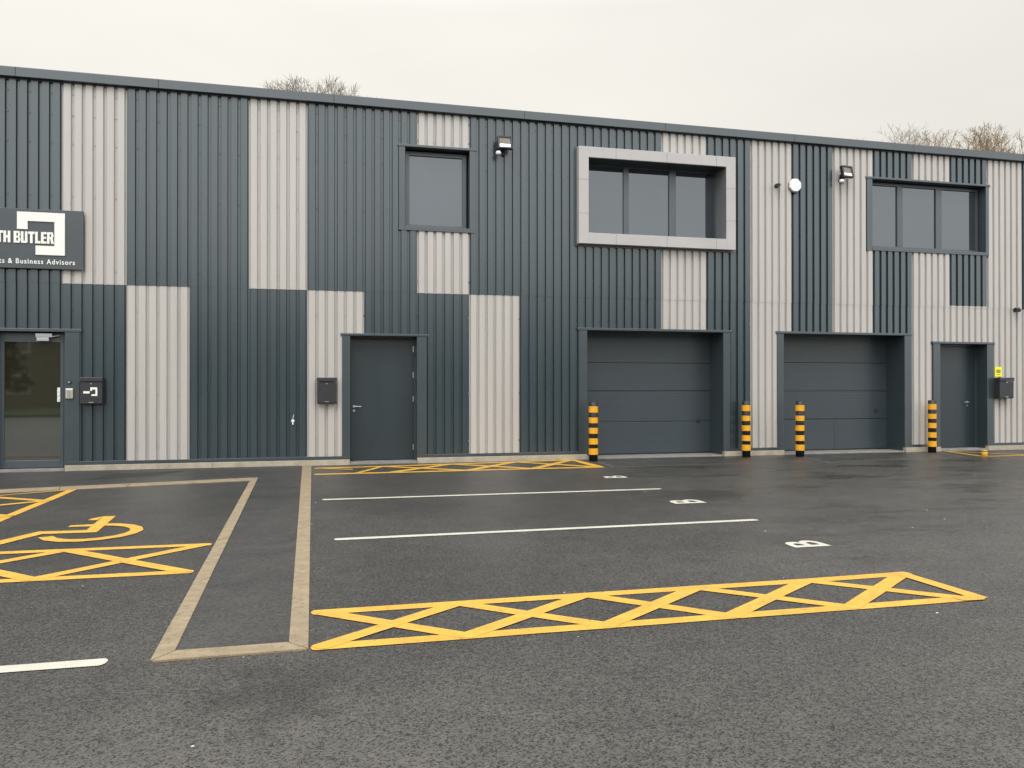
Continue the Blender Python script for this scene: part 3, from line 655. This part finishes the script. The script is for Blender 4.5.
# floodlights with motion sensor
def floodlight(x, z, label, tilt, wd=.30, ht=.27, yaw=0):
    o = empty('floodlight', (x, 0, z), label, 'floodlight', 'floodlights with motion sensors on the cladding')
    MB().box(-.05, .05, -.03, .0, -.14, .05).build('wall_bracket', M['black'], o, bevel=.004)
    T_ = Matrix.Translation((0, -.20, .07)) @ Matrix.Rotation(R(yaw), 4, 'Z') @ Matrix.Rotation(R(tilt), 4, 'X')
    fr = MB(); w2_, h2 = wd / 2, ht / 2; t_ = .032
    fr.box(-w2_, w2_, .0, .045, -h2, h2).box(-w2_, -w2_ + t_, -.03, -.0004, -h2, h2).box(w2_ - t_, w2_, -.03, -.0004, -h2, h2).box(-w2_ + t_, w2_ - t_, -.03, -.0004, h2 - t_, h2).box(-w2_ + t_, w2_ - t_, -.03, -.0004, -h2, -h2 + t_)
    for k in range(7): fr.box(-w2_ + .03 + k * .036, -w2_ + .036 + k * .036, .0455, .07, -h2 + .03, h2 - .03)
    fr.xf(T_).build('lamp_housing', M['black'], o, bevel=.003)
    MB().box(-w2_ + t_ + .001, w2_ - t_ - .001, -.012, -.001, -h2 + t_ + .001, h2 - t_ - .001).xf(T_).build('lens', M['lamp'], o)
    MB().box(-w2_ + .04, w2_ - .04, -.02, -.0125, -h2 + .036, -h2 + .095).xf(T_).build('reflector', M['reflector'], o)
    arm = MB().tube((0, -.02, -.05), (0, -.19, -.04), .014).tube((0, -.19, -.05), (0, -.19, .05), .014)
    arm.build('arm', M['black'], o)
    sn = MB().lathe([(.03, -.035), (.052, -.02), (.055, .02), (.04, .04)], 18)
    sn.xf(Matrix.Translation((-.13, -.19, -.15))).build('motion_sensor', M['white'], o, smooth=True)
    MB().tube((-.13, -.19, -.10), (-.03, -.19, -.06), .012).tube((-.13, -.14, -.15), (-.13, -.10, -.12), .03).build('sensor_arm', M['black'], o)
    return o
floodlight(3.76, 6.36, 'black floodlight with white sensor between the square window and the pale surround', -12)
floodlight(11.66, 6.27, 'black floodlight with white sensor beside the flush three-pane window', -12, yaw=8)
# alarm box (hexagonal) and small cameras
o = empty('alarm_box', (10.44, -.01, 6.0), 'white hexagonal alarm siren box high on the cladding', 'alarm')
hx = [(.15 * math.cos(R(30 + 60 * k)), .15 * math.sin(R(30 + 60 * k))) for k in range(6)]
hx = [(.152 * math.cos(R(22.5 + 45 * k)), .152 * math.sin(R(22.5 + 45 * k))) for k in range(8)]
q = MB().prism([(a, b) for a, b in hx], 0, .07).xf(Matrix.Rotation(R(90), 4, 'X')); q.build('cover', M['white'], o, bevel=.012)
MB().prism([(a * 1.04, b * 1.04 - .006) for a, b in hx], -.01, .0).xf(Matrix.Rotation(R(90), 4, 'X')).build('back_plate', M['blackbox'], o)
MB().box(-.05, .05, -.065, -.02, -.185, -.135).build('strobe', M['blackbox'], o, bevel=.01)
def camera_unit(x, z, label, s=1):
    o = empty('security_camera', (x, 0, z), label, 'camera', 'small dark cameras on the pale cladding')
    MB().tube((0, -.001, 0), (0, -.03, 0), .05 * s, n=18).build('base', M['blackbox'], o)
    MB().tube((0, -.03, 0), (.0, -.07, -.01), .016 * s, n=10).build('arm', M['blackbox'], o)
    MB().tube((.05 * s, -.05, .02), (-.07 * s, -.16 * s - .02, -.03), .036 * s, .04 * s, n=16).build('barrel', M['blackbox'], o, bevel=.002)
    MB().tube((-.07 * s, -.16 * s - .02, -.03), (-.075 * s, -.165 * s - .022, -.032), .028 * s, n=14).build('lens', M['glass'], o)
camera_unit(10.0, 5.97, 'tiny dark camera to the left of the white alarm box', 1)
camera_unit(16.43, 3.36, 'dark camera above the mailbox at the right edge', 1.1)
# pipe stub (small white vent fitting) on dark cladding near the door
o = empty('outside_tap', (-.365, .0, .88), 'small white tap fitting low on the dark cladding left of the pale panel', 'tap')
MB().tube((0, .03, -.02), (0, -.03, -.02), .03, n=14).build('wall_plate', M['white'], o)
MB().tube((0, -.03, -.02), (.0, -.06, -.035), .018, n=10).tube((0, -.055, -.03), (0, -.055, -.09), .012, n=10).build('spout', M['white'], o)
MB().tube((0, -.02, .02), (.02, -.02, .10), .010, n=8).build('valve_lever', M['steel'], o)

# ------------------------------------------------------------------ bollards
def bollard(x, y, label, rz=0):
    o = empty('bollard', (x, y, 0), label, 'bollard', 'black and yellow banded bollards beside the garage doors', rz)
    H = 1.2; r = .088
    MB().lathe([(r, 0), (r, H - .012), (r - .010, H), (.001, H + .001)], 32).build('post', M['blackpl'], o, smooth=True)
    n = 5; f0 = [(437, 455)]; b = [(455, 482), (503, 527), (547, 572), (592, 618), (635, 662)]
    for a, c in b:
        zt = H * (1 - (a - 437) / 253); zb = H * (1 - (c - 437) / 253)
        MB().lathe([(r + .001, zb), (r + .007, zb + .001), (r + .007, zt - .001), (r + .001, zt)], 48).build('band', M['yellowpl'], o)
    return o
b0 = bollard(5.555, -.43, 'banded bollard at the left side of the first garage door')
for x, y, l in ((9.115, -.24, 'banded bollard at the right side of the first garage door, before the dark corner strip'), (10.255, -.50, 'banded bollard at the left side of the second garage door'), (13.86, -.24, 'banded bollard on the far right between the second garage and the charcoal door')):
    c = copy_tree(b0); c.location = (x, y, 0); c['label'] = l; c.rotation_euler.z = random.uniform(-2, 2)
# low yellow stub post at the corner of the right hatching
o = empty('stub_post', (14.12, -1.47, 0), 'low yellow painted stub post at the corner of the far right hatching', 'post')
MB().lathe([(.062, 0), (.062, .10), (.05, .106), (.001, .107)], 20).build('post', M['ypaint'], o, smooth=True)
MB().lathe([(.03, .10), (.03, .115), (.064, .116), (.064, .135), (.05, .14), (.001, .141)], 20).build('cap', M['ypaint'], o, smooth=True)

# ------------------------------------------------------------------ bare trees behind
def bare_tree(x, y, H, spread, label, m_, seed, dens=1.0, group='bare trees showing above the roof', tw=.007):
    rnd = random.Random(seed)
    o = empty('bare_tree', (x, y, 0), label, 'tree', group)
    tr = MB(); br = MB(); cr_ = MB(); th = H * .32
    def grow(p, d, L, r, lev):
        steps = 3; q = p
        for s_ in range(steps):
            d = (d + Vector((rnd.gauss(0, .10), rnd.gauss(0, .10), rnd.gauss(.05, .05)))).normalized()
            e_ = q + d * L / steps; r2 = r * (1 - .22 * (s_ + 1) / steps)
            (br if lev < 4 else cr_).tube(q, e_, r, r2, 6 if lev < 2 else (4 if lev < 4 else 3), cap=False)
            q = e_; r = r2
            if lev >= 3 and lev < 7 and rnd.random() < .6 * dens:
                a = rnd.uniform(0, 6.28); s2 = d.orthogonal().normalized(); s3 = d.cross(s2)
                nd = (d + (s2 * math.cos(a) + s3 * math.sin(a)) * rnd.uniform(.5, 1.0)).normalized()
                grow(q, nd, L * rnd.uniform(.45, .65), max(tw, r * .5), lev + 2)
        if lev >= 7: return
        n = 3 if lev < 2 else (2 if rnd.random() < .5 else 3)
        a0 = rnd.uniform(0, 6.28)
        for k in range(n):
            a = a0 + 2 * math.pi * k / n + rnd.uniform(-.4, .4); s2 = d.orthogonal().normalized(); s3 = d.cross(s2)
            sp = rnd.uniform(.30, .62) * spread
            nd = (d + (s2 * math.cos(a) + s3 * math.sin(a)) * sp + Vector((0, 0, .08))).normalized()
            grow(q, nd, L * rnd.uniform(.68, .84), max(tw, r * .66), lev + 1)
    tr.tube((0, 0, -.2), (0, 0, th * .5), H * .022, H * .017, 12).tube((0, 0, th * .5), (.05, 0, th), H * .017, H * .014, 12)
    tr.build('trunk', m_, o)
    grow(Vector((.05, 0, th)), Vector((0, 0, 1)), H * .20, H * .013, 0)
    allz = max(v[2] for v in cr_.v); k = (H - th) / (allz - th)
    for mb in (br, cr_): mb.v = [(v[0] * k, v[1] * k, th + (v[2] - th) * k) for v in mb.v]
    wide = max(math.hypot(v[0], v[1]) for v in cr_.v)
    for mb in (br, cr_):      # keep the outline a rounded dome
        for i, v in enumerate(mb.v):
            lim = th + (H - th) * math.sqrt(max(0.05, 1 - min(.95, (math.hypot(v[0], v[1]) / (wide * 1.02)) ** 2)))
            cap_ = H * .9 if v[2] > H * .9 else None
            if cap_: mb.v[i] = (v[0], v[1], cap_ + (v[2] - cap_) * .55)
    br.build('limbs', m_, o); cr_.build('crown', m_, o)
    return o
bare_tree(-.45, 18, 14.7, .95, 'bare tree whose top shows over the left part of the roof', M['twig'], 3, 1.9, tw=.008)
bare_tree(26.1, 18, 14.0, .9, 'thin pale bare tree over the right part of the roof', M['twig'], 11, 1.15)
bare_tree(32.9, 18.5, 15.4, .95, 'brown budding tree at the right edge above the roof', M['twigbrown'], 5, 1.8, tw=.011)

# ------------------------------------------------------------------ what stands behind the camera (seen in the glass), with evergreens added
vg = MB().poly([(-90, -34), (90, -34), (90, -31), (-90, -31)][::-1], .06) if False else MB().prism([(-90, -46), (90, -46), (90, -29), (-90, -29)], -.1, .12)
tag(vg.build('verge', M['grass']), 'grass verge across the yard', kind='structure')
ob = empty('office_building', (0, -54, 0), 'long buff rendered building opposite, reflected in the door glass', 'building')
wmb = MB().box(-45, 45, -8, 0, 0, 7.0).build('wall', M['brick'], ob)
rmb = MB(); rmb.poly([(-46, .6, 7.0), (46, .6, 7.0), (46, -4, 9.4), (-46, -4, 9.4)]); rmb.poly([(-46, -4, 9.4), (46, -4, 9.4), (46, -8.6, 7.0), (-46, -8.6, 7.0)]); rmb.build('roof', M['roof'], ob)
for k in range(18):
    for z in (1.0, 4.2):
        wf = MB().box(-43 + k * 5, -41.4 + k * 5, 0, .04, z, z + 1.5).build('window', M['white'], ob)
        MB().box(-42.9 + k * 5, -41.5 + k * 5, .038, .05, z + .1, z + 1.4).build('pane', M['dglass'], wf)
for i, x in enumerate((-30, -21, -12, -3, 6, 15, 24, 33)):  # row of trees added out of view to darken reflections low on the cladding
    hh = 9 + 3 * ((i * 37) % 5) / 5
    tr = empty('added_evergreen_tree', (x, -44 + (i % 2), 0), 'dark evergreen tree on the verge opposite', 'tree', 'evergreens added out of view to darken reflections')
    MB().tube((0, 0, 0), (0, 0, hh * .8), .22, .06, 10).build('trunk', M['twig'], tr)
    cm = MB()
    for q in range(1400):
        z = random.uniform(1.2, hh); rr = (1 - (z - 1.2) / (hh - 1.2)) * 3.1 + .15; a = random.uniform(0, 6.283); r_ = rr * math.sqrt(random.random())
        c = Vector((r_ * math.cos(a), r_ * math.sin(a), z)); u = Vector((random.gauss(0, 1), random.gauss(0, 1), random.gauss(0, .5))).normalized(); v = u.orthogonal().normalized()
        s_ = random.uniform(.15, .35); cm.poly([c + u * s_, c + v * s_, c - u * s_, c - v * s_])
    cm.build('crown', M['leafmat'], tr)
